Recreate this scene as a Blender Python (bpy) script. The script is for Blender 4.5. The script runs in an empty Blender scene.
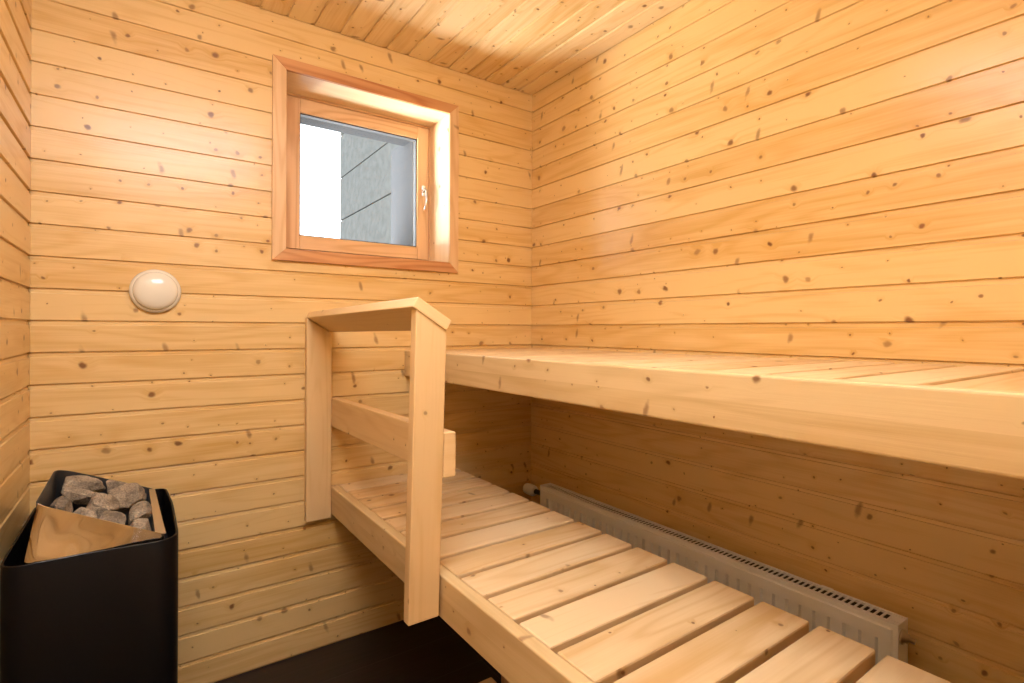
import bpy, bmesh, math, random
from mathutils import Vector, Matrix, noise
random.seed(7)
S = bpy.context.scene
col = S.collection
# ------------------------------------------------------------------ camera
F, YAW, PIT, ROL, CY = 528.756, 0.608928, 0.0009, 0.003401, 329.504
CAM = Vector((0.250909, -1.919626, 1.126852))
d = Vector((math.sin(YAW)*math.cos(PIT), math.cos(YAW)*math.cos(PIT), math.sin(PIT)))
r = Vector((math.cos(YAW), -math.sin(YAW), 0)); u = r.cross(d)
r2 = r*math.cos(ROL)+u*math.sin(ROL); u2 = u*math.cos(ROL)-r*math.sin(ROL)
cd = bpy.data.cameras.new('camera'); cam = bpy.data.objects.new('camera', cd); col.objects.link(cam)
cd.sensor_width = 36; cd.sensor_fit = 'HORIZONTAL'; cd.lens = F/1024*36
cd.shift_y = (CY-341.5)/1024; cd.clip_start = 0.02
M = Matrix((r2, u2, -d)).transposed().to_4x4(); M.translation = CAM
cam.matrix_world = M
S.camera = cam
S.view_settings.view_transform = 'Standard'
S.view_settings.look = 'None'
S.view_settings.gamma = 1
S.view_settings.use_curve_mapping = False
S.view_settings.exposure = 0.08
# room: X to the right along the window wall, Y towards it, Z up
W, H, YF = 1.697, 2.1926, -2.20
P0, PITCH = 1.1473, 0.088
# ------------------------------------------------------------------ world (overcast daylight)
w = bpy.data.worlds.new('overcast_sky'); S.world = w; w.use_nodes = True
nt = w.node_tree; nt.nodes.clear()
wo = nt.nodes.new('ShaderNodeOutputWorld'); bg = nt.nodes.new('ShaderNodeBackground')
tc = nt.nodes.new('ShaderNodeTexCoord'); nz = nt.nodes.new('ShaderNodeTexNoise'); cr = nt.nodes.new('ShaderNodeValToRGB')
nz.inputs['Scale'].default_value = 5; nz.inputs['Detail'].default_value = 5
cr.color_ramp.elements[0].position = .26; cr.color_ramp.elements[0].color = (.094, .108, .125, 1)
cr.color_ramp.elements[1].position = .34; cr.color_ramp.elements[1].color = (.95, .97, 1, 1)
nt.links.new(tc.outputs['Generated'], nz.inputs['Vector']); nt.links.new(nz.outputs['Fac'], cr.inputs['Fac'])
nt.links.new(cr.outputs['Color'], bg.inputs['Color']); nt.links.new(bg.outputs[0], wo.inputs[0])
bg.inputs['Strength'].default_value = 6.0
# ------------------------------------------------------------------ lights
def area(name, loc, target, sx, sy, power, color):
    l = bpy.data.lights.new(name, 'AREA'); l.shape = 'RECTANGLE'; l.size = sx; l.size_y = sy
    l.energy = power; l.color = color
    o = bpy.data.objects.new(name, l); col.objects.link(o); o.location = loc
    o.rotation_euler = (Vector(target)-Vector(loc)).to_track_quat('-Z', 'Y').to_euler()
    return o
area('snow_bounced_daylight', (-0.25, 1.35, 0.75), (1.0, 0.15, 1.75), 2.0, 1.8, 310, (1, .99, 1.0)).data.spread = math.radians(112)
area('added_ceiling_fill', (0.42, -1.42, 2.07), (0.28, -.88, 0.3), 0.75, 0.5, 17, (.94, .99, 1.15))  # added fill from above, out of view behind the camera
area('added_bounce_fill', (0.40, -2.06, 1.66), (0.40, -2.02, 2.19), 0.34, 0.16, 14, (.94, .99, 1.10))  # added unseen fill, bounced off the ceiling

# ------------------------------------------------------------------ materials
def newmat(name):
    m = bpy.data.materials.new(name); m.use_nodes = True
    n = m.node_tree; b = n.nodes['Principled BSDF']
    return m, n, b
def wood(name, pale, deep, knot=(.20, .07, .018), density=.42, rough=.42, rings=.5, knotscale=13, coat=.0, fine=.5):
    m, n, b = newmat(name); N = n.nodes; L = n.links.new
    def node(t, **k):
        x = N.new(t)
        for a, v in k.items(): setattr(x, a, v)
        return x
    def math_(op, a, c=None, c2=None):
        x = node('ShaderNodeMath', operation=op)
        for i, v in enumerate((a, c, c2)):
            if v is None: continue
            if isinstance(v, (int, float)): x.inputs[i].default_value = v
            else: L(v, x.inputs[i])
        return x.outputs[0]
    at = node('ShaderNodeAttribute', attribute_name='grain'); tn = node('ShaderNodeAttribute', attribute_name='tone')
    sp = node('ShaderNodeSeparateXYZ'); L(at.outputs['Vector'], sp.inputs[0])
    U, V, Z = sp.outputs
    kv = node('ShaderNodeTexVoronoi', voronoi_dimensions='3D', feature='F1')
    kc = node('ShaderNodeCombineXYZ'); L(math_('MULTIPLY', U, knotscale), kc.inputs[0]); L(math_('MULTIPLY', V, knotscale*1.05), kc.inputs[1]); kc.inputs[2].default_value = .5
    # wobble so that knots are not perfect discs
    wn = node('ShaderNodeTexNoise'); wn.inputs['Scale'].default_value = 2.3; wn.inputs['Detail'].default_value = 2; L(kc.outputs[0], wn.inputs['Vector'])
    vm = node('ShaderNodeVectorMath', operation='MULTIPLY_ADD'); L(wn.outputs['Color'], vm.inputs[0]); vm.inputs[1].default_value = (.22, .22, 0); L(kc.outputs[0], vm.inputs[2])
    kv.voronoi_dimensions = '2D'; kv.inputs['Scale'].default_value = 1; L(vm.outputs[0], kv.inputs['Vector'])
    ks = node('ShaderNodeSeparateXYZ'); L(kv.outputs['Color'], ks.inputs[0])
    gate = math_('GREATER_THAN', ks.outputs[0], 1-density)
    rad = math_('MULTIPLY_ADD', math_('POWER', ks.outputs[1], 3.5), .11, .026)
    dist = kv.outputs['Distance']
    core = node('ShaderNodeMapRange', interpolation_type='SMOOTHSTEP'); L(math_('DIVIDE', dist, rad), core.inputs['Value'])
    core.inputs['From Min'].default_value = .45; core.inputs['From Max'].default_value = 1.35; core.inputs['To Min'].default_value = 1; core.inputs['To Max'].default_value = 0
    halo = node('ShaderNodeMapRange', interpolation_type='SMOOTHSTEP'); L(math_('DIVIDE', dist, rad), halo.inputs['Value'])
    halo.inputs['From Min'].default_value = .8; halo.inputs['From Max'].default_value = 4.2; halo.inputs['To Min'].default_value = 1; halo.inputs['To Max'].default_value = 0
    # spike knots: reddish streaks lying across the fibres
    kw = node('ShaderNodeCombineXYZ'); L(math_('MULTIPLY', math_('MULTIPLY_ADD', V, .22, U), 15), kw.inputs[0]); L(math_('MULTIPLY', V, 6.5), kw.inputs[1])
    vs = node('ShaderNodeVectorMath', operation='MULTIPLY_ADD'); L(wn.outputs['Color'], vs.inputs[0]); vs.inputs[1].default_value = (.12, .3, 0); L(kw.outputs[0], vs.inputs[2])
    kv2 = node('ShaderNodeTexVoronoi', voronoi_dimensions='2D', feature='F1'); kv2.inputs['Scale'].default_value = 1; L(vs.outputs[0], kv2.inputs['Vector'])
    k2 = node('ShaderNodeSeparateXYZ'); L(kv2.outputs['Color'], k2.inputs[0])
    sr = node('ShaderNodeMapRange', interpolation_type='SMOOTHSTEP'); L(kv2.outputs['Distance'], sr.inputs['Value'])
    sr.inputs['From Min'].default_value = .03; sr.inputs['From Max'].default_value = .15; sr.inputs['To Min'].default_value = .62; sr.inputs['To Max'].default_value = 0
    spike = math_('MULTIPLY', sr.outputs[0], math_('GREATER_THAN', k2.outputs[0], 1-density*.16))
    K = math_('MULTIPLY', core.outputs[0], gate); Hh = math_('MULTIPLY', halo.outputs[0], gate)
    V2 = math_('MULTIPLY_ADD', Hh, .012, V)
    # broad figure, contour rings
    c1 = node('ShaderNodeCombineXYZ'); L(math_('MULTIPLY', U, 1.1), c1.inputs[0]); L(math_('MULTIPLY', V2, 9), c1.inputs[1]); L(Z, c1.inputs[2])
    n1 = node('ShaderNodeTexNoise'); n1.inputs['Scale'].default_value = 1; n1.inputs['Detail'].default_value = 1.5; L(c1.outputs[0], n1.inputs['Vector'])
    ring = math_('MULTIPLY_ADD', math_('SINE', math_('MULTIPLY', n1.outputs['Fac'], 62)), .5, .5)
    ring = math_('POWER', ring, 2.2)
    # fine fibres
    c2 = node('ShaderNodeCombineXYZ'); L(math_('MULTIPLY', U, 5), c2.inputs[0]); L(math_('MULTIPLY', V2, 210), c2.inputs[1]); L(Z, c2.inputs[2])
    n2 = node('ShaderNodeTexNoise'); n2.inputs['Scale'].default_value = 1; n2.inputs['Detail'].default_value = 2; L(c2.outputs[0], n2.inputs['Vector'])
    c3 = node('ShaderNodeCombineXYZ'); L(math_('MULTIPLY', U, 2.2), c3.inputs[0]); L(math_('MULTIPLY', V2, 14), c3.inputs[1]); L(Z, c3.inputs[2])
    n3 = node('ShaderNodeTexNoise'); n3.inputs['Scale'].default_value = 1; n3.inputs['Detail'].default_value = 3; L(c3.outputs[0], n3.inputs['Vector'])
    f = math_('MULTIPLY', ring, rings)
    f = math_('MULTIPLY_ADD', math_('SUBTRACT', n2.outputs['Fac'], .5), fine, f)
    f = math_('MULTIPLY_ADD', math_('SUBTRACT', n3.outputs['Fac'], .42), 1.5, f)
    f = math_('MULTIPLY_ADD', math_('SUBTRACT', tn.outputs['Fac'], .5), .75, f)
    f = math_('MULTIPLY_ADD', Hh, .28, f)
    fc = node('ShaderNodeClamp'); L(f, fc.inputs[0])
    mx = node('ShaderNodeMix', data_type='RGBA'); mx.inputs['A'].default_value = (*pale, 1); mx.inputs['B'].default_value = (*deep, 1); L(fc.outputs[0], mx.inputs['Factor'])
    mk = node('ShaderNodeMix', data_type='RGBA'); L(mx.outputs['Result'], mk.inputs['A']); mk.inputs['B'].default_value = (*knot, 1)
    L(math_('MAXIMUM', math_('MULTIPLY', K, math_('MULTIPLY_ADD', ks.outputs[2], .4, .56)), spike), mk.inputs['Factor'])
    L(mk.outputs['Result'], b.inputs['Base Color'])
    b.inputs['Roughness'].default_value = rough
    b.inputs['Specular IOR Level'].default_value = .35
    if coat: b.inputs['Coat Weight'].default_value = coat; b.inputs['Coat Roughness'].default_value = .22
    bp = node('ShaderNodeBump'); bp.inputs['Strength'].default_value = .18; bp.inputs['Distance'].default_value = .0015
    L(math_('ADD', n2.outputs['Fac'], math_('MULTIPLY', K, .8)), bp.inputs['Height']); L(bp.outputs[0], b.inputs['Normal'])
    return m
def plain(name, c, rough=.5, metal=0, **k):
    m, n, b = newmat(name); b.inputs['Base Color'].default_value = (*c, 1); b.inputs['Roughness'].default_value = rough; b.inputs['Metallic'].default_value = metal
    b.inputs['Specular IOR Level'].default_value = k.get('spec', .5)
    N = n.nodes; L = n.links.new
    nz = N.new('ShaderNodeTexNoise'); nz.inputs['Scale'].default_value = k.get('scale', 40); nz.inputs['Detail'].default_value = 3
    tcn = N.new('ShaderNodeTexCoord'); L(tcn.outputs['Object'], nz.inputs['Vector'])
    mr = N.new('ShaderNodeMapRange'); L(nz.outputs['Fac'], mr.inputs['Value']); v = k.get('var', .06)
    mr.inputs['To Min'].default_value = max(0, rough-v); mr.inputs['To Max'].default_value = rough+v
    L(mr.outputs[0], b.inputs['Roughness'])
    return m
M_wall = wood('varnished_pine_panelling', (.82, .56, .235), (.67, .39, .11), density=.68, rough=.36, rings=.36, fine=.95, coat=.36)
M_ceil = wood('pine_ceiling_boards', (.90, .69, .38), (.72, .46, .17), density=.95, rough=.36, rings=.32, fine=.8, coat=.3)
M_slat = wood('sanded_spruce_slats', (.82, .61, .34), (.66, .42, .175), density=.34, rough=.5, rings=.42)
M_front = wood('laminated_spruce_front', (.71, .51, .25), (.56, .36, .145), density=.52, rough=.46, rings=.3)
M_post = wood('spruce_rail_timber', (.80, .555, .27), (.67, .41, .155), density=.13, rough=.46, rings=.3)
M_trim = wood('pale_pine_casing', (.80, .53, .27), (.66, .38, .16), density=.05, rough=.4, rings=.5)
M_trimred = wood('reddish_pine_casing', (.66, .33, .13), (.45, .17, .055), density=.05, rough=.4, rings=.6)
M_sash = wood('pine_window_sash', (.78, .50, .26), (.62, .345, .15), density=.03, rough=.36, rings=.7)
M_reveal = wood('pale_window_reveal', (.84, .62, .38), (.74, .48, .25), density=.3, rough=.45, rings=.2)
M_under = wood('shade_darkened_timber', (.62, .36, .17), (.42, .2, .08), density=.2, rough=.55)  # darker, redder wood: shade under the benches put into the colour
M_black = plain('black_powder_coat', (.004, .0035, .0035), .38, spec=.16)
M_inner = plain('dark_heater_lining', (.02, .022, .026), .4)
M_steel = plain('polished_stainless_steel', (.74, .72, .70), .10, 1, var=.04, scale=6)
def dent(m):
    n = m.node_tree; N = n.nodes; L = n.links.new; b = N['Principled BSDF']
    a = N.new('ShaderNodeTexCoord'); z_ = N.new('ShaderNodeTexNoise'); z_.inputs['Scale'].default_value = 8; z_.inputs['Detail'].default_value = .5
    p = N.new('ShaderNodeBump'); p.inputs['Strength'].default_value = .8; p.inputs['Distance'].default_value = .03
    L(a.outputs['Object'], z_.inputs['Vector']); L(z_.outputs['Fac'], p.inputs['Height']); L(p.outputs[0], b.inputs['Normal'])
dent(M_steel)
M_brush = plain('brushed_stainless_steel', (.66, .62, .56), .3, 1)
M_darksteel = plain('dark_grey_steel', (.10, .10, .10), .45, .8)  # dark grey steel for the bin walls and floor
M_white = plain('white_lamp_plastic', (.80, .74, .58), .22)
M_dome = plain('frosted_lamp_dome', (.84, .78, .61), .13)
M_rad = plain('white_radiator_enamel', (.86, .85, .84), .35)
M_dark = plain('slot_shade_and_valve_black', (.02, .017, .015), .7)  # near-black: painted shade in the grille slots, also the black valve
M_chrome = plain('chrome', (.62, .60, .57), .3, 1)
M_grey = plain('grey_window_cladding', (.038, .0395, .042), .7, spec=.05)
M_rub = plain('black_rubber_seal', (.05, .05, .05), .6)
# floor: near-black wood-look planks
def floormat():
    m, n, b = newmat('espresso_floor_planks'); N = n.nodes; L = n.links.new
    tcn = N.new('ShaderNodeTexCoord')
    br = N.new('ShaderNodeTexBrick'); br.inputs['Scale'].default_value = 1; br.inputs['Brick Width'].default_value = 1.2; br.inputs['Row Height'].default_value = .19
    br.inputs['Mortar Size'].default_value = .0022; br.inputs['Color1'].default_value = (.016, .010, .008, 1); br.inputs['Color2'].default_value = (.024, .014, .010, 1); br.inputs['Mortar'].default_value = (.05, .045, .042, 1)
    L(tcn.outputs['Object'], br.inputs['Vector'])
    mp = N.new('ShaderNodeMapping'); mp.inputs['Scale'].default_value = (3, 60, 1); L(tcn.outputs['Object'], mp.inputs['Vector'])
    nz = N.new('ShaderNodeTexNoise'); nz.inputs['Scale'].default_value = 1; nz.inputs['Detail'].default_value = 4; L(mp.outputs[0], nz.inputs['Vector'])
    mx = N.new('ShaderNodeMix'); mx.data_type = 'RGBA'; mx.blend_type = 'MULTIPLY'; mx.inputs['Factor'].default_value = .7
    L(br.outputs['Color'], mx.inputs['A']); L(nz.outputs['Color'], mx.inputs['B']); L(mx.outputs['Result'], b.inputs['Base Color'])
    b.inputs['Roughness'].default_value = .42
    bp = N.new('ShaderNodeBump'); bp.inputs['Strength'].default_value = .3; bp.inputs['Distance'].default_value = .002; L(nz.outputs['Fac'], bp.inputs['Height']); L(bp.outputs[0], b.inputs['Normal'])
    return m
M_floor = floormat()
def stonemat():
    m, n, b = newmat('olivine_stone'); N = n.nodes; L = n.links.new
    tcn = N.new('ShaderNodeTexCoord'); oi = N.new('ShaderNodeObjectInfo')
    n1 = N.new('ShaderNodeTexNoise'); n1.noise_dimensions = '4D'; n1.inputs['Scale'].default_value = 26; n1.inputs['Detail'].default_value = 6; n1.inputs['Roughness'].default_value = .7
    mw = N.new('ShaderNodeMath'); mw.operation = 'MULTIPLY'; mw.inputs[1].default_value = 50; L(oi.outputs['Random'], mw.inputs[0]); L(mw.outputs[0], n1.inputs['W'])
    n2 = N.new('ShaderNodeTexNoise'); n2.inputs['Scale'].default_value = 260; n2.inputs['Detail'].default_value = 3
    L(tcn.outputs['Object'], n1.inputs['Vector']); L(tcn.outputs['Object'], n2.inputs['Vector'])
    cr = N.new('ShaderNodeValToRGB'); e = cr.color_ramp.elements
    e[0].position = .3; e[0].color = (.09, .07, .045, 1); e[1].position = .7; e[1].color = (.52, .41, .27, 1)
    k = e.new(.5); k.color = (.29, .225, .145, 1)
    L(n1.outputs['Fac'], cr.inputs['Fac'])
    mx = N.new('ShaderNodeMix'); mx.data_type = 'RGBA'; mx.blend_type = 'OVERLAY'; mx.inputs['Factor'].default_value = .8
    L(cr.outputs['Color'], mx.inputs['A']); L(n2.outputs['Fac'], mx.inputs['B']); L(mx.outputs['Result'], b.inputs['Base Color'])
    b.inputs['Roughness'].default_value = .85
    bp = N.new('ShaderNodeBump'); bp.inputs['Strength'].default_value = .8; bp.inputs['Distance'].default_value = .003
    ad = N.new('ShaderNodeMath'); ad.operation = 'ADD'; L(n1.outputs['Fac'], ad.inputs[0]); L(n2.outputs['Fac'], ad.inputs[1])
    L(ad.outputs[0], bp.inputs['Height']); L(bp.outputs[0], b.inputs['Normal'])
    return m
M_stone = stonemat()
def glassmat():
    m, n, b = newmat('clear_window_glass'); N = n.nodes; L = n.links.new
    for x in list(N):
        if x.type != 'OUTPUT_MATERIAL': N.remove(x)
    out = [x for x in N if x.type == 'OUTPUT_MATERIAL'][0]
    tr = N.new('ShaderNodeBsdfTransparent'); tr.inputs[0].default_value = (.93, .95, .95, 1)
    gl = N.new('ShaderNodeBsdfGlossy'); gl.inputs['Roughness'].default_value = .02
    fr = N.new('ShaderNodeFresnel'); fr.inputs['IOR'].default_value = 1.45
    mx = N.new('ShaderNodeMixShader'); ge = N.new('ShaderNodeNewGeometry'); fm = N.new('ShaderNodeMath'); fm.operation = 'MULTIPLY'; fi = N.new('ShaderNodeMath'); fi.operation = 'SUBTRACT'; fi.inputs[0].default_value = 1
    L(ge.outputs['Backfacing'], fi.inputs[1]); L(fi.outputs[0], fm.inputs[0]); L(fr.outputs[0], fm.inputs[1]); L(fm.outputs[0], mx.inputs[0]); L(tr.outputs[0], mx.inputs[1]); L(gl.outputs[0], mx.inputs[2]); L(mx.outputs[0], out.inputs[0])
    return m
M_glass = glassmat()
def facademat():
    m, n, b = newmat('grey_cement_panels'); N = n.nodes; L = n.links.new
    tcn = N.new('ShaderNodeTexCoord'); nz = N.new('ShaderNodeTexNoise'); nz.inputs['Scale'].default_value = 14; nz.inputs['Detail'].default_value = 8; L(tcn.outputs['Object'], nz.inputs['Vector'])
    cr = N.new('ShaderNodeValToRGB'); cr.color_ramp.elements[0].color = (.068, .0705, .0685, 1); cr.color_ramp.elements[1].color = (.088, .092, .0895, 1); cr.color_ramp.elements[0].position = .35; cr.color_ramp.elements[1].position = .65
    L(nz.outputs['Fac'], cr.inputs['Fac']); L(cr.outputs['Color'], b.inputs['Base Color']); b.inputs['Roughness'].default_value = .9; b.inputs['Specular IOR Level'].default_value = .05
    return m
M_facade = facademat()

# ------------------------------------------------------------------ mesh helpers
AX = {'x': 0, 'y': 1, 'z': 2}
class MB:
    def __init__(s): s.v = []; s.f = []; s.g = []; s.t = []; s.sm = []
    def face(s, idx, gr=None, tone=.5, smooth=False):
        s.f.append(tuple(idx)); s.g.append(gr or [(0, 0, 0)]*len(idx)); s.t.append(tone); s.sm.append(smooth)
    def board(s, lo, hi, grain='y', bev=.002, seg=1, tone=None, mat=None, sharp=0):
        """a timber from lo to hi, its fibres along one axis; mat = optional transform"""
        bm = bmesh.new(); bmesh.ops.create_cube(bm, size=1)
        lo = Vector(lo); hi = Vector(hi); c = (lo+hi)/2; sz = hi-lo
        for v in bm.verts: v.co = Vector((v.co.x*sz.x, v.co.y*sz.y, v.co.z*sz.z))
        eg = [e for e in bm.edges if not (sharp and all(v.co.z*sharp > 1e-6 for v in e.verts))]
        if bev: bmesh.ops.bevel(bm, geom=eg, offset=min(bev, min(sz)*.45), segments=seg, affect='EDGES', profile=.5)
        bm.normal_update()
        g = AX[grain]; a, b_ = [i for i in range(3) if i != g]
        tone = random.random() if tone is None else tone
        ou, ov, oz = random.uniform(0, 90), random.uniform(0, 90), random.uniform(0, 50)
        base = len(s.v)
        for v in bm.verts:
            p = v.co+c
            s.v.append(tuple(mat @ p) if mat else tuple(p))
        for f in bm.faces:
            n = [abs(q) for q in f.normal]; k = n.index(max(n)); gr = []
            for l in f.loops:
                p = l.vert.co
                if k == g: gr.append((ou+p[a]*.3, ov+p[b_], oz))
                elif k == a: gr.append((ou+p[g], ov+p[b_]+7.3, oz))
                else: gr.append((ou+p[g], ov+p[a], oz))
            s.face([base+v.index for v in f.verts], gr, tone)
        bm.free(); return s
    def box(s, lo, hi, bev=.001, seg=1, mat=None): return s.board(lo, hi, 'x', bev, seg, .5, mat)
    def poly_prism(s, pts, axis, a0, a1, smooth=False, cap=True):
        """closed 2-D outline extruded along an axis"""
        base = len(s.v); n = len(pts)
        for a in (a0, a1):
            for p in pts:
                q = [0, 0, 0]; q[axis] = a; o = [i for i in range(3) if i != axis]; q[o[0]] = p[0]; q[o[1]] = p[1]; s.v.append(tuple(q))
        for i in range(n): s.face([base+i, base+(i+1) % n, base+n+(i+1) % n, base+n+i], smooth=smooth)
        if cap: s.face([base+i for i in range(n)][::-1]); s.face([base+n+i for i in range(n)])
        return s
    def lathe(s, prof, center, axis='z', n=40, smooth=True):
        c = Vector(center); base = len(s.v); m = len(prof)
        R = {'z': Matrix.Identity(3), 'y': Matrix.Rotation(math.pi/2, 3, 'X'), 'x': Matrix.Rotation(math.pi/2, 3, 'Y')}[axis]
        for (rr, h) in prof:
            for i in range(n):
                a = 2*math.pi*i/n; s.v.append(tuple(c+R @ Vector((rr*math.cos(a), rr*math.sin(a), h))))
        for j in range(m-1):
            for i in range(n): s.face([base+j*n+i, base+j*n+(i+1) % n, base+(j+1)*n+(i+1) % n, base+(j+1)*n+i], smooth=smooth)
        if prof[0][0] > 1e-4: s.face([base+i for i in range(n)][::-1])
        if prof[-1][0] > 1e-4: s.face([base+(m-1)*n+i for i in range(n)])
        return s
    def tube(s, pts, rad, n=12):
        base = len(s.v); pts = [Vector(p) for p in pts]; m = len(pts)
        for j, p in enumerate(pts):
            t = (pts[min(j+1, m-1)]-pts[max(j-1, 0)]).normalized()
            a = t.orthogonal().normalized() if j == 0 else (pa-t*pa.dot(t)).normalized()
            pa = a; b_ = t.cross(a); rr = rad[j] if isinstance(rad, (list, tuple)) else rad
            for i in range(n): q = 2*math.pi*i/n; s.v.append(tuple(p+(a*math.cos(q)+b_*math.sin(q))*rr))
        for j in range(m-1):
            for i in range(n): s.face([base+j*n+i, base+j*n+(i+1) % n, base+(j+1)*n+(i+1) % n, base+(j+1)*n+i], smooth=True)
        s.face([base+i for i in range(n)][::-1]); s.face([base+(m-1)*n+i for i in range(n)])
        return s
    def build(s, name, mat, parent=None, origin=None):
        me = bpy.data.meshes.new(name)
        o3 = Vector(origin) if origin is not None else Vector((0, 0, 0))
        me.from_pydata([tuple(Vector(v)-o3) for v in s.v], [], s.f); me.update()
        ga = me.attributes.new('grain', 'FLOAT_VECTOR', 'CORNER'); k = 0
        flat = []
        for g in s.g:
            for q in g: flat.extend(q)
        ga.data.foreach_set('vector', flat)
        ta = me.attributes.new('tone', 'FLOAT', 'FACE'); ta.data.foreach_set('value', s.t)
        me.polygons.foreach_set('use_smooth', s.sm)
        bm = bmesh.new(); bm.from_mesh(me)
        if name.split('.')[0] not in NOFIX: bmesh.ops.remove_doubles(bm, verts=bm.verts, dist=1e-6); bmesh.ops.recalc_face_normals(bm, faces=bm.faces)
        bm.to_mesh(me); bm.free()
        me.materials.append(mat)
        o = bpy.data.objects.new(name, me); col.objects.link(o)
        if parent is not None:
            o.parent = parent; o.location = o3-parent.matrix_world.translation if origin is not None else -PW[parent.name]
        else: o.location = o3
        PW[o.name] = (PW[parent.name] if parent is not None else Vector((0, 0, 0)))+o.location
        return o
NOFIX = set(); PW = {}
def empty(name, loc, label=None, cat=None, group=None, kind=None):
    o = bpy.data.objects.new(name, None); o.empty_display_size = .1; col.objects.link(o); o.location = loc; PW[o.name] = Vector(loc)
    return tag(o, label, cat, group, kind)
def tag(o, label=None, cat=None, group=None, kind=None):
    for k, v in (('label', label), ('category', cat), ('group', group), ('kind', kind)):
        if v: o[k] = v
    return o

# ------------------------------------------------------------------ boarded walls
DEEP = -.0065
PROF = [(0, DEEP), (.0017, DEEP), (.0024, -.0016), (.0030, 0), (PITCH-.0122, 0), (PITCH-.0108, -.0040), (PITCH-.0028, -.0040), (PITCH-.0023, -.0043), (PITCH-.0017, DEEP), (PITCH, DEEP)]
def panelled(name, org, ud, vd, nd, Lu, Lv, v0, mat, hole=None, label=None):
    """rows of tongue-and-groove boards; ud along the board, vd across the rows, nd into the room"""
    org, ud, vd, nd = map(Vector, (org, ud, vd, nd)); mb = MB()
    k0 = math.floor((0-v0)/PITCH); rows = []
    k = k0
    while v0+k*PITCH < Lv: rows.append(v0+k*PITCH); k += 1
    ints = [(0, Lu, None)] if not hole else [(0, hole[0], None), (hole[0], hole[1], (hole[2], hole[3])), (hole[1], Lu, None)]
    for rz in rows:
        tone = random.random(); ou, ov, oz = random.uniform(0, 90), random.uniform(0, 90), random.uniform(0, 50)
        for (a, b_, hz) in ints:
            spans = [(0, Lv)] if not hz else [(0, hz[0]), (hz[1], Lv)]
            for (s0, s1) in spans:
                for (p, q) in zip(PROF[:-1], PROF[1:]):
                    va, vb = rz+p[0], rz+q[0]
                    if vb <= s0 or va >= s1: continue
                    va, vb = max(va, s0), min(vb, s1)
                    i = len(mb.v); gr = []
                    for (uu, vv, dd) in ((a, va, p[1]), (b_, va, p[1]), (b_, vb, q[1]), (a, vb, q[1])):
                        mb.v.append(tuple(org+ud*uu+vd*vv+nd*dd)); gr.append((ou+uu, ov+vv-rz, oz))
                    flip = ud.cross(vd).dot(nd) < 0
                    ii = [i, i+1, i+2, i+3]
                    if flip: ii.reverse(); gr.reverse()
                    mb.face(ii, gr, tone)
    # solid backing behind the boards
    T = .03; X = .012
    cells = []
    if hole:
        cells = [(-X, hole[0], -X, Lv+X), (hole[1], Lu+X, -X, Lv+X), (hole[0], hole[1], -X, hole[2]), (hole[0], hole[1], hole[3], Lv+X)]
    else: cells = [(-X, Lu+X, -X, Lv+X)]
    for (a, b_, c, e) in cells:
        if e-c < 1e-4 or (hole and hole[2] <= 0 and e <= hole[2]+1e-6): continue
        P = [org+ud*x+vd*y+nd*z for z in (DEEP-.0005, DEEP-T) for (x, y) in ((a, c), (b_, c), (b_, e), (a, e))]
        lo = [min(p[i] for p in P) for i in range(3)]; hi = [max(p[i] for p in P) for i in range(3)]
        mb.board(lo, hi, 'x', 0)
    NOFIX.add(name)
    o = mb.build(name, mat)
    return tag(o, label, None, None, 'structure')
hx0, hx1, hz0, hz1 = .6465, 1.2705, 1.400, 2.0065      # window opening
panelled('wall_back', (0, 0, 0), (1, 0, 0), (0, 0, 1), (0, -1, 0), W, H, P0-20*PITCH, M_wall, (hx0-.0155, hx1+.0155, hz0-.0155, hz1+.0155))
panelled('wall_right', (W, YF, 0), (0, 1, 0), (0, 0, 1), (-1, 0, 0), -YF, H, P0-20*PITCH, M_wall)
panelled('wall_left', (0, YF, 0), (0, 1, 0), (0, 0, 1), (1, 0, 0), -YF, H, P0-20*PITCH, M_wall)
panelled('wall_front', (0, YF, 0), (1, 0, 0), (0, 0, 1), (0, 1, 0), W, H, P0-20*PITCH, M_wall, (.08, .88, 0, 2.0))
panelled('ceiling', (0, YF, H), (0, 1, 0), (1, 0, 0), (0, 0, -1), -YF, W, .035-PITCH, M_ceil)
fl = MB().box((-.04, YF-.04, -.05), (W+.04, .04, 0), 0).build('floor', M_floor); tag(fl, kind='structure')

# ------------------------------------------------------------------ window
win = empty('window_1', ((hx0+hx1)/2, 0, hz0), kind='structure')
def mitre(mb, a, b_, c, e, y0, y1, grain, tone):
    """trapezoid board in the XZ plane given 4 corners"""
    base = len(mb.v); pts = [a, b_, c, e]; off = (random.uniform(0, 90), random.uniform(0, 90), random.uniform(0, 50))
    for y in (y0, y1):
        for p in pts: mb.v.append((p[0], y, p[1]))
    def gr(ids):
        o = []
        for i in ids:
            x, y, z = mb.v[i]; o.append((off[0]+(x if grain == 'x' else z), off[1]+(z if grain == 'x' else x)+y, off[2]))
        return o
    for ids in ([0, 1, 2, 3], [7, 6, 5, 4], [0, 4, 5, 1], [1, 5, 6, 2], [2, 6, 7, 3], [3, 7, 4, 0]):
        ids = [base+i for i in ids]; mb.face(ids, gr(ids), tone)
ox0, ox1, oz0, oz1 = .603, 1.3115, 1.3595, 2.0465
C0, C1 = -.013, -.0001
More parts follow.
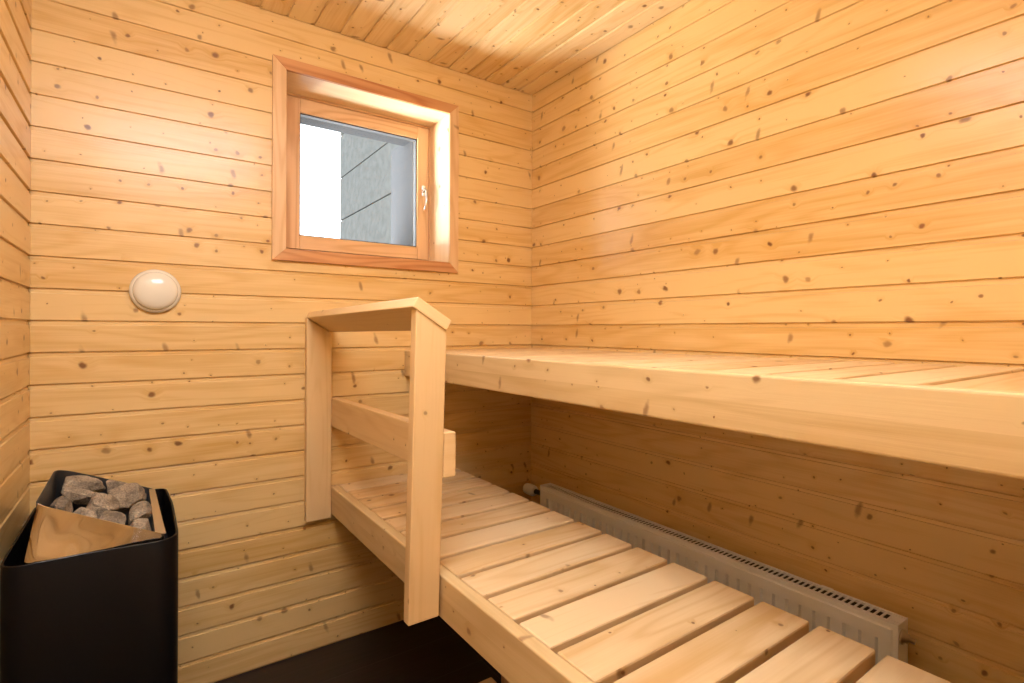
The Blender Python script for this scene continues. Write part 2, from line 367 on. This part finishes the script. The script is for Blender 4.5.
for (nm, pts, g, mt, lb) in (
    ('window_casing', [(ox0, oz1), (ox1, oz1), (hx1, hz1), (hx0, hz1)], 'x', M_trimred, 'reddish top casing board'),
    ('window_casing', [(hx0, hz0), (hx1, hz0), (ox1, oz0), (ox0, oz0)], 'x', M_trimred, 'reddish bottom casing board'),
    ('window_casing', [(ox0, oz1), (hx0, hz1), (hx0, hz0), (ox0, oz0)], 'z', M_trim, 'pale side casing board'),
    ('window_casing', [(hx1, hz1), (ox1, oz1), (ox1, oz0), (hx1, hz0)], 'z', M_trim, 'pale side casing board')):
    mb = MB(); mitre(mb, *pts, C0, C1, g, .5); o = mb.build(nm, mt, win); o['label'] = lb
    bv = o.modifiers.new('edge', 'BEVEL'); bv.width = .0012; bv.segments = 2
SY = .165                                       # inner face of the sash
for (lo, hi, g) in (((hx0-.015, 0, hz0-.012), (hx0, SY+.06, hz1+.012), 'z'), ((hx1, 0, hz0-.012), (hx1+.015, SY+.06, hz1+.012), 'z'),
                    ((hx0, 0, hz1), (hx1, SY+.06, hz1+.015), 'x'), ((hx0, 0, hz0-.015), (hx1, SY+.06, hz0), 'x')):
    MB().board(lo, hi, g, 0).build('window_reveal', M_reveal, win)
# fixed frame and opening sash
gx0, gx1, gz0, gz1 = .731, 1.210, 1.480, 1.943
f0 = MB()
fx0, fx1, fz0, fz1 = hx0+.0005, hx1-.0005, hz0+.0005, hz1-.0005
sx0, sx1, sz0, sz1 = .672, 1.262, 1.428, 1.996       # sash outline
f0.board((fx0, SY, fz0), (sx0-.002, SY+.055, fz1), 'z', .001); f0.board((sx1+.002, SY, fz0), (fx1, SY+.055, fz1), 'z', .001)
f0.board((sx0-.002, SY, fz0), (sx1+.002, SY+.055, sz0-.002), 'x', .001); f0.board((sx0-.002, SY, sz1+.002), (sx1+.002, SY+.055, fz1), 'x', .001)
f0.build('window_frame', M_sash, win)
sash = MB()
sash.board((sx0, SY, sz0), (gx0, SY+.045, sz1), 'z', .002, tone=.7); sash.board((gx1, SY, sz0), (sx1, SY+.045, sz1), 'z', .002, tone=.3)
sash.board((gx0, SY, gz1), (gx1, SY+.045, sz1), 'x', .002, tone=.6); sash.board((gx0, SY, sz0), (gx1, SY+.045, gz0), 'x', .002, tone=.2)
so = sash.build('window_sash', M_sash, win)
bead = MB()
for (lo, hi) in (((gx0, SY+.010, gz0), (gx0+.004, SY+.034, gz1)), ((gx1-.004, SY+.010, gz0), (gx1, SY+.034, gz1)), ((gx0, SY+.010, gz1-.004), (gx1, SY+.034, gz1)), ((gx0, SY+.010, gz0), (gx1, SY+.034, gz0+.004))):
    bead.box(lo, hi, 0)
sb = bead.build('glazing_seal', M_rub, so)
pane = MB().box((gx0+.001, SY+.018, gz0+.001), (gx1-.001, SY+.022, gz1-.001), 0).build('window_pane', M_glass, so)
# handle: backplate with a curved grip
hd = MB(); hcx, hcz = 1.2375, 1.712
hd.box((hcx-.009, SY-.005, hcz-.012), (hcx+.009, SY, hcz+.034), .003, 2)
hd.lathe([(.0085, 0), (.0085, .012), (.007, .016), (0, .0165)], (hcx, SY-.004, hcz+.012), 'y', 20)
hd.tube([(hcx, SY-.018, hcz+.014), (hcx, SY-.028, hcz+.008), (hcx-.001, SY-.034, hcz-.012), (hcx-.002, SY-.036, hcz-.035), (hcx-.004, SY-.032, hcz-.058), (hcx-.007, SY-.026, hcz-.076)], [.0045, .005, .005, .0045, .004, .003], 12)
hdo = hd.build('window_handle', M_chrome, win)
# outer cladding of the opening
oc = MB(); OY0, OY1 = SY+.055, .47
ou0, ou1, oz_0, oz_1 = .66, 1.214, 1.45, 1.955
oc.box((ou1, OY0, oz_0-.05), (ou1+.05, OY1, oz_1+.02), .001); oc.box((ou0-.04, OY0, oz_0-.05), (ou0, OY1, oz_1+.02), .001)
oc.box((ou0, OY0, oz_1), (ou1, OY0+.10, oz_1+.05), .001); oc.box((ou0, OY0, oz_0-.06), (ou1, OY1+.03, oz_0-.02), .001)
oc.build('outer_window_cladding', M_grey, win)

# ------------------------------------------------------------------ neighbouring facade outside
fb = empty('grey_panelled_building', (2.1, 2.4, 0), 'grey building wall with horizontal panel seams, seen outside through the window', 'building')
pn = MB(); z = 2.305-.46*8
while z < 6.5:
    pn.box((2.0, .9, z+.006), (2.06, 3.865, z+.454), .003); z += .46
pn.build('wall_panel', M_facade, fb)
MB().box((2.06, .9, -1.37), (2.30, 3.85, 6.5), .002).build('wall_core', M_facade, fb)

# ------------------------------------------------------------------ upper bench
UX = 1.080
tilt = lambda y: 0.0*y
ub = empty('upper_sauna_bench', (UX, -1.1, 1.050), 'upper slatted spruce bench with thick pale front board, along the right wall', 'bench')
UZ = 1.047
def ubz(y): return UZ-.0052*y
Mu = Matrix(((1, 0, 0, 0), (0, 1, 0, 0), (0, -.0052, 1, UZ), (0, 0, 0, 1)))
fr = MB()
fr.board((UX, YF+.003, -.050), (UX+.030, -.0005, 0), 'y', .005, 3, .15, Mu, -1)
fr.board((UX, YF+.003, -.100), (UX+.030, -.0005, -.0500), 'y', .005, 3, .8, Mu, 1)
fr.build('front_board', M_front, ub)
y = .010
n = 0
gaps_y = -1.5395
# gaps are centred every 0.1115 m
yc = gaps_y
while yc+.1115 < .02: yc += .1115
top = -.002
prev = top
ys = []
g = yc
while g > YF+.03:
    if g < top-.01: ys.append((g+.008, prev)); prev = g-.008
    g -= .1115
ys.append((YF+.004, prev))
for (a, b_) in ys:
    if b_-a < .01: continue
    MB().board((UX+.0315, a, -.028), (W-.004, b_, -.0008), 'x', .004, 2, None, Mu).build('slat', M_slat, ub)
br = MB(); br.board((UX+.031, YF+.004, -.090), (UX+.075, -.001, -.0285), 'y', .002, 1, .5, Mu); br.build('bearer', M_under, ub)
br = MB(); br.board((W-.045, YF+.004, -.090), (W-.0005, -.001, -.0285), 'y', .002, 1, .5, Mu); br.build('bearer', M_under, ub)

# ------------------------------------------------------------------ lower bench
LX0, LX1, LZ = .797, 1.283, .572
lb = empty('lower_sauna_bench', (LX0, 0, 0), 'lower slatted spruce bench in front of the radiator, with wide cross slats', 'bench')
fr = MB()
fr.board((LX0, YF+.003, LZ-.048), (LX0+.028, -.0005, LZ), 'y', .004, 3, .4, None, -1)
fr.board((LX0, YF+.003, LZ-.097), (LX0+.028, -.0005, LZ-.0480), 'y', .003, 3, .75, None, 1)
fr.build('front_board', M_front, lb)
yc = -1.2005
while yc+.1107 < .02: yc += .1107
prev = -.002; ys = []; g = yc
while g > YF+.03:
    if g < -.015: ys.append((g+.008, prev)); prev = g-.008
    g -= .1107
ys.append((YF+.004, prev))
for (a, b_) in ys:
    if b_-a < .01: continue
    a = max(a, YF+.012)
    MB().board((LX0+.0305, a, LZ-.030), (LX1+.004+.003*min(1.1, max(0, (-b_-.6)/.9))+random.uniform(-.001, .001), b_, LZ-.001), 'x', .004, 2).build('slat', M_slat, lb)
for (x0, x1) in ((LX0+.0285, LX0+.07), (LX1-.075, LX1-.033)):
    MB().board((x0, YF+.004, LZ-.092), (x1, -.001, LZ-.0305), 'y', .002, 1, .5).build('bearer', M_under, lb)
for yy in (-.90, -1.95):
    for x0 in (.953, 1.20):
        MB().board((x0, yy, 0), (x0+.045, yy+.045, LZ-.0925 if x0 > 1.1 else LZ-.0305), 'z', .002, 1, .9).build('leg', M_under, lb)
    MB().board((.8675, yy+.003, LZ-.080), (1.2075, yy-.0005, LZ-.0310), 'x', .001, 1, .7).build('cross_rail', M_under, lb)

lb.location.y -= .006; lb.rotation_euler.z = .0088          # it stands very slightly askew

# ------------------------------------------------------------------ low footstool below the bench
st = empty('wooden_footstool', (.76, -1.02, 0), 'low wooden footstool pushed partly under the lower bench, corner at the bottom edge', 'stool')
ST = .30
for i in range(3):
    MB().board((.60, -.965-.11*i, ST-.025), (.935, -.857-.11*i, ST), 'x', .003, 2).build('slat', M_slat, st)
for x0 in (.62, .88):
    MB().board((x0, -1.17, ST-.075), (x0+.03, -.872, ST-.0255), 'y', .002).build('bearer', M_post, st)
    for y0 in (-1.17, -.912):
        MB().board((x0, y0, 0), (x0+.03, y0+.04, ST-.0755), 'z', .002).build('leg', M_post, st)

# ------------------------------------------------------------------ railing
rl = empty('bench_safety_railing', (.757, -.44, .48), 'pale wooden guard railing with sloping top handrail at the head of the benches', 'railing')
MB().board((.7155, -.028, .463), (.7965, -.0006, 1.118), 'z', .0025, 2, .2).build('post', M_post, rl)
# sloping tops: cut wedge above each post
def slanted_post(name, x0, x1, yb0, yb1, z0, zl, zr, shear, mat, tone):
    mb = MB(); base = 0; off = (random.uniform(0, 90), random.uniform(0, 90), 3.)
    P = []
    for (x, zt) in ((x0, zl), (x1, zr)):
        for (yy) in (yb0, yb1):
            P.append((x, yy, z0)); P.append((x, yy-shear*(zt-z0), zt))
    mb.v = P
    def gr(ids, k): return [(off[0]+P[i][2], off[1]+(P[i][0] if k else P[i][1]+3), off[2]) for i in ids]
    for ids, k in (([0, 4, 5, 1], 1), ([2, 3, 7, 6], 1), ([0, 1, 3, 2], 0), ([4, 6, 7, 5], 0), ([0, 2, 6, 4], 0), ([1, 5, 7, 3], 0)):
        mb.face(ids, gr(ids, k), tone)
    o = mb.build(name, mat, rl)
    bv = o.modifiers.new('edge', 'BEVEL'); bv.width = .0025; bv.segments = 2
    return o
for o in list(rl.children): bpy.data.objects.remove(o)
slanted_post('post', .7115, .7965, -.028, -.0006, .463, 1.1665, 1.1134, 0, M_post, .2)
slanted_post('post', .7230, .7968, -.854, -.827, .484, 1.1710, 1.1249, .052, M_post, .3)
# guard rail
mb = MB(); mb.board((.7975, -.872, -.101), (.829, -.001, 0), 'y', .003, 2, .3, Matrix(((1, 0, 0, 0), (0, 1, 0, 0), (0, -.016, 1, .884), (0, 0, 0, 1))))
mb.build('guard_rail', M_post, rl)
# handrail cap, sloping down towards the bench
ang = math.radians(32)
Mc = Matrix.Translation((.7135, 0, 1.1655)) @ Matrix(((1, 0, 0, 0), (0, 1, 0, 0), (0, -.0095, 1, 0), (0, 0, 0, 1))) @ Matrix.Rotation(ang, 4, 'Y')
mb = MB(); mb.board((-.001, -.892, .0008), (.0945, -.0008, .0265), 'y', .0025, 2, .1, Mc); mb.build('handrail', M_post, rl)

# ------------------------------------------------------------------ radiator
RX0, RX1, RY0, RY1, RZ0, RZ1 = 1.577, 1.635, -1.464, -.217, .195, .495
ra = empty('panel_radiator', ((RX0+RX1)/2, (RY0+RY1)/2, RZ0), 'long low white panel radiator with top grille between lower bench and right wall', 'radiator')
pf = MB()
ysamp = [(RY0, 0), (RY0+.010, 0), (RY0+.0125, 1)]
y = RY0+.0255
while y+.0331 < RY1-.01:
    ysamp += [(y, 1), (y+.003, 2), (y+.0145, 2), (y+.0175, 1)]; y += .0331
ysamp += [(RY1-.0125, 1), (RY1-.010, 0), (RY1, 0)]
zs = [(RZ0, 0), (RZ0+.012, 0), (RZ0+.014, 1), (RZ0+.04, 1), (RZ0+.043, 2), (.4525, 2), (.4535, 1), (RZ1-.0135, 1), (RZ1-.011, 0), (RZ1, 0)]
def dep(a, c): return {0: .004, 1: 0, 2: .009}[min(a, c)]
base = 0
for (yy, a) in ysamp:
    for (zz, c) in zs: pf.v.append((RX0+dep(a, c), yy, zz))
nzs = len(zs)
for i in range(len(ysamp)-1):
    for j in range(nzs-1): pf.face([i*nzs+j, i*nzs+j+1, (i+1)*nzs+j+1, (i+1)*nzs+j])
pf.build('front_panel', M_rad, ra)
MB().box((RX1-.008, RY0+.004, RZ0+.01), (RX1-.002, RY1-.004, RZ1-.002), .002).build('rear_panel', M_rad, ra)
for (a, b_) in ((RY0, RY0+.0015), (RY1-.0015, RY1)):
    MB().box((RX0+.0035, a, RZ0+.005), (RX1, b_, RZ1-.001), .0005).build('side_panel', M_rad, ra)
gr = MB()
gr.box((RX0+.0035, RY0, RZ1-.0015), (RX0+.016, RY1, RZ1+.0005), .0004); gr.box((RX1-.008, RY0, RZ1-.0015), (RX1, RY1, RZ1+.0005), .0004)
gr.box((RX0+.018, RY0, RZ1-.0015), (RX1-.01, RY0+.026, RZ1+.0005), .0004); gr.box((RX0+.018, RY1-.026, RZ1-.0015), (RX1-.01, RY1, RZ1+.0005), .0004)
y = RY0+.026
while y < RY1-.026: gr.box((RX0+.016, y+.0085, RZ1-.0015), (RX1-.008, y+.0132, RZ1+.0003), 0); y += .0132
gr.build('top_grille', M_rad, ra)
cv = MB(); y = RY0+.03                             # near-black box that paints shade into the grille slots
cv.box((RX0+.0115, RY0+.01, RZ0+.05), (RX1-.0085, RY1-.01, RZ1-.005), 0)
cv.build('slot_shade_box', M_dark, ra)
va = MB(); vy, vz = RY1, .468
va.tube([(1.605, RY1-.002, .452), (1.605, RY1+.064, .449)], .010, 14); va.tube([(1.605, RY1+.018, .452), (1.605, RY1+.018, .02)], .0075, 12)
va.tube([(1.605, RY1+.018, .02), (1.605, RY1+.018, .0)], .016, 12)
vo = va.build('supply_valve', M_dark, ra)
hdv = MB(); hdv.lathe([(.013, 0), (.019, .004), (.0225, .012), (.0235, .045), (.0215, .060), (.015, .067), (0, .069)], (1.603, RY1+.062, .449), 'y', 24)
# turn the head to stick out along +Y
for i, v in enumerate(hdv.v): hdv.v[i] = (v[0], 2*(RY1+.062)-v[1], v[2])
h_ = hdv.build('thermostat_head', M_rad, vo); h_['label'] = 'white thermostat knob'
pl = MB(); pl.lathe([(.016, 0), (.016, .004), (.010, .005), (.010, .012), (.006, .0125), (.006, .024), (0, .0245)], (1.600, RY0-.0002, .466), 'y', 24)
for i, v in enumerate(pl.v): pl.v[i] = (v[0], v[1] if v[1] <= RY0 else 2*RY0-v[1], v[2])
pl.build('bleed_plug', M_brush, ra)
for yy in (-.40, -1.27):
    MB().box((RX1-.004, yy-.015, .23), (W-.0005, yy+.015, .47), .002).build('wall_bracket', M_rad, ra)

# ------------------------------------------------------------------ wall lamp (unlit)
wl = empty('round_wall_lamp', (.281, 0, 1.2395), 'round off-white dome lamp on the boarded wall left of the window', 'wall lamp')
b_ = MB(); b_.lathe([(.0, 0), (.064, 0), (.0655, .004), (.0645, .010), (.060, .0155), (.054, .0165), (0, .0165)], (.281, -.0002, 1.2395), 'y', 56)
b_.build('lamp_base', M_white, wl)
b_ = MB(); pr = [(.0565, .0168)]
for i in range(1, 11):
    a = i/10*math.pi/2; pr.append((.0562*math.cos(a), .0175+.022*math.sin(a)))
pr[-1] = (0, .0395); b_.lathe(pr, (.281, -.0002, 1.2395), 'y', 56)
b_.build('lamp_shade', M_dome, wl)

# ------------------------------------------------------------------ heater
he = empty('sauna_heater', (.165, -.25, 0), 'black corner sauna heater with polished steel stone bin, beside the left wall', 'sauna heater')
def rounded(pts, rad, n=7):
    out = []
    m = len(pts)
    for i in range(m):
        p, a, c = Vector(pts[i]), Vector(pts[i-1]), Vector(pts[(i+1) % m]); rr = rad[i]
        d1, d2 = (a-p).normalized(), (c-p).normalized()
        if rr <= 0: out.append(p); continue
        s0, s1 = p+d1*rr, p+d2*rr
        for k in range(n+1):
            t = k/n; out.append(s0*(1-t)**2+p*2*t*(1-t)+s1*t*t)
    return out
SH = rounded([(.015, -.489), (.170, -.486), (.321, -.501), (.3205, -.36), (.320, -.20), (.309, -.020), (.014, -.020)], [.045, .05, .062, .05, .05, .03, .03])
def inset(pl, k):
    n = len(pl); o = []
    for i in range(n):
        t = (pl[(i+1) % n]-pl[i-1]).normalized(); o.append(pl[i]+Vector((-t.y, t.x))*k)
    return o
ZB, ZT = .10, .650
def shell(mb, outer, inner, z0, z1):
    n = len(outer); base = len(mb.v)
    for (pl, zz) in ((outer, z0), (outer, z1-.0015), (inset(outer, .0012), z1), (inset(inner, -.0008), z1), (inner, z1-.0015), (inner, z0+.05)):
        for p in pl: mb.v.append((p.x, p.y, zz))
    for j in range(5):
        for i in range(n): mb.face([base+j*n+i, base+j*n+(i+1) % n, base+(j+1)*n+(i+1) % n, base+(j+1)*n+i], smooth=True)
    mb.face([base+i for i in range(n)][::-1]); mb.face([base+5*n+i for i in range(n)])
sm = MB(); shell(sm, SH, inset(SH, .0055), ZB, ZT)
sh = sm.build('heater_body', M_black, he)
em = sh.modifiers.new('split', 'EDGE_SPLIT'); em.split_angle = math.radians(40)
IN = inset(SH, .006)
MB().poly_prism([(p.x, p.y) for p in IN], 2, .52, .54).build('inner_lining', M_inner, he)
# tilted stone bin
def bz(x): return .758-(x-.07)*.449
BN = rounded([(.066, -.445), (.294, -.480), (.279, -.075), (.064, -.095)], [.022, .010, .02, .05])
def binwall(name, idx, mat, z0, thick=.0025, close=False):
    mb = MB(); inn = inset(BN, thick); n = len(BN); base = 0
    seq = idx
    for (pl, top) in ((BN, 1), (inn, 1)):
        pass
    for i in seq:
        o, q = BN[i % n], inn[i % n]
        zt = bz(o.x)
        k_ = max(0, (.294-o.x)/.228) if name == 'steel_front_panel' else 0
        mb.v += [(o.x-.026*k_, o.y-.034*k_, z0), (o.x, o.y, zt), (q.x, q.y, zt), (q.x-.026*k_, q.y-.034*k_, z0)]
    for k in range(len(seq)-1):
        for j in range(3): mb.face([k*4+j, k*4+j+1, (k+1)*4+j+1, (k+1)*4+j], smooth=(j != 1))
    o = mb.build(name, mat, he); e_ = o.modifiers.new('split', 'EDGE_SPLIT'); e_.split_angle = math.radians(45)
    return o
nB = len(BN)   # 4 corners x 8 points: FL 0-7, FR 8-15, BR 16-23, BL 24-31
fp = binwall('steel_front_panel', [3, 4, 5, 6, 7, 8, 9, 10, 11], M_steel, .60); fp['label'] = 'polished mirror steel front of the stone bin'
binwall('bin_wall', list(range(11, 33))+[33, 34, 35], M_darksteel, .56)
# bright flange along the right side of the bin
fg = MB(); a, c = Vector((.294, -.472)), Vector((.279, -.082))
for (p, wd) in ((a, .019), (c, .013)):
    fg.v += [(p.x+.001, p.y, bz(p.x)+.001), (p.x-wd, p.y, bz(p.x)+.003), (p.x-wd-.003, p.y, bz(p.x)-.06)]
fg.face([0, 3, 4, 1]); fg.face([1, 4, 5, 2]); fgo = fg.build('bin_flange', M_brush, he)
sd = fgo.modifiers.new('thick', 'SOLIDIFY'); sd.thickness = .0015
# bin floor
MB().poly_prism([(p.x, p.y) for p in inset(BN, .004)], 2, .555, .56).build('bin_floor', M_darksteel, he)
for (x0, y0) in ((.05, -.42), (.26, -.42), (.05, -.06), (.26, -.06)):
    MB().lathe([(.012, 0), (.012, .006), (.008, .008), (.008, .1005)], (x0, y0, 0), 'z', 16).build('foot', M_black, he)
for ya in (-.40, -.12): MB().box((.0008, ya, .20), (.0135, ya+.04, .63), .001).build('wall_bracket', M_brush, he)

# ------------------------------------------------------------------ stones
def ray(px, py): return (d*F+r2*(px-512)+u2*(CY-py)).normalized()
stones = [  # centre in bin (x,y), lift, half sizes, yaw, label
 (.125, -.135, -.022, (.052, .028, .024), .25, 'long brown-grey heater stone at the back left of the bin'),
 (.196, -.116, -.014, (.034, .026, .022), -.15, 'flat grey heater stone at the back of the bin beside the long one'),
 (.130, -.220, -.026, (.046, .024, .019), .5, 'wedge-shaped dark heater stone near the left rim'),
 (.165, -.290, -.024, (.036, .034, .026), .9, 'rounded heater stone with a pale edge at the middle of the bin'),
 (.212, -.205, -.012, (.036, .046, .030), -.5, 'big angular grey heater stone right of the middle'),
 (.098, -.325, -.030, (.022, .036, .018), .2, 'low flat heater stone behind the front left rim'),
 (.136, -.385, -.030, (.028, .030, .020), -.3, 'flat heater stone just behind the mirror steel front'),
 (.190, -.385, -.028, (.028, .032, .022), .4, 'front heater stone between the flat one and the right corner'),
 (.242, -.128, -.028, (.014, .030, .018), .1, 'narrow heater stone beside the back of the steel flange'),
 (.243, -.300, -.020, (.022, .046, .026), -.1, 'tall greyish heater stone beside the middle of the steel flange'),
 (.243, -.418, -.024, (.024, .036, .025), .3, 'speckled pointed heater stone in the front right corner of the bin'),
 (.092, -.180, -.05, (.012, .020, .018), .1, 'small heater stone in the back left corner against the rim'),
]
stone_objs = []
for k, (sx, sy, lift, hs, rz, lab) in enumerate(stones):
    bm = bmesh.new(); bmesh.ops.create_icosphere(bm, subdivisions=4, radius=1)
    rnd = random.Random(k*13+5)
    planes = []
    for _ in range(15):
        v = Vector((rnd.gauss(0, 1), rnd.gauss(0, 1), rnd.gauss(0, 1))).normalized(); planes.append((v, rnd.uniform(.66, .95)))
    for v in bm.verts:
        p = v.co.normalized(); s_ = 1.08
        for (pn_, dd) in planes:
            q = p.dot(pn_)
            if q > 1e-3: s_ = min(s_, dd/q)
        p = p*s_
        p += p.normalized()*(.06*noise.noise(p*2.2+Vector((k*3.1, 0, 0)))+.035*noise.noise(p*6+Vector((0, k*2.7, 0))))
        v.co = Vector((p.x*hs[0]*1.06, p.y*hs[1]*1.06, p.z*hs[2]*1.2))
    me = bpy.data.meshes.new('sauna_stone'); bm.to_mesh(me); bm.free(); me.materials.append(M_stone)
    o = bpy.data.objects.new('sauna_stone', me); col.objects.link(o)
    o.location = (sx, sy, bz(sx)+lift); o.rotation_euler = (rnd.uniform(-.15, .15), .42+rnd.uniform(-.12, .12), rz)
    tag(o, lab, 'stone', 'stones heaped in the heater bin')

# ------------------------------------------------------------------ behind the camera: door and added, unseen fill-light fixtures
dr = empty('door_1', (.48, YF, 0), kind='structure')
df = MB(); df.board((.08, YF-.035, 0), (.115, YF, 2.0), 'z', .002); df.board((.845, YF-.035, 0), (.88, YF, 2.0), 'z', .002); df.board((.115, YF-.035, 1.965), (.845, YF, 2.0), 'x', .002)
df.build('door_frame', M_sash, dr)
dl = MB(); x = .117
while x < .84: dl.board((x, YF-.032, .006), (x+.0895, YF-.008, 1.962), 'z', .003); x += .0908
dl.build('door_leaf', M_post, dr)
MB().board((.17, YF-.0075, .95), (.20, YF+.03, 1.25), 'z', .006, 2).build('door_handle', M_post, dr)
ul = empty('added_uplight', (.45, YF, 1.68), 'added unseen uplight for bounce fill, on the wall behind the viewer', 'wall lamp')
up = MB(); up.board((.28, YF+.0005, 1.62), (.62, YF+.012, 1.72), 'x', .003); up.build('back_plate', M_white, ul)
up = MB(); up.board((.28, YF+.0125, 1.62), (.62, YF+.11, 1.63), 'x', .003); up.board((.28, YF+.1, 1.6305), (.62, YF+.11, 1.66), 'x', .003); up.build('light_tray', M_white, ul)
cl = empty('added_ceiling_fixture', (.44, -1.42, H), 'added unseen fill-light panel under the ceiling behind the viewer', 'added fill light')
MB().box((.03, -1.94, H-.035), (.86, -.90, H-.0005), .01, 3).build('fill_housing', M_white, cl)
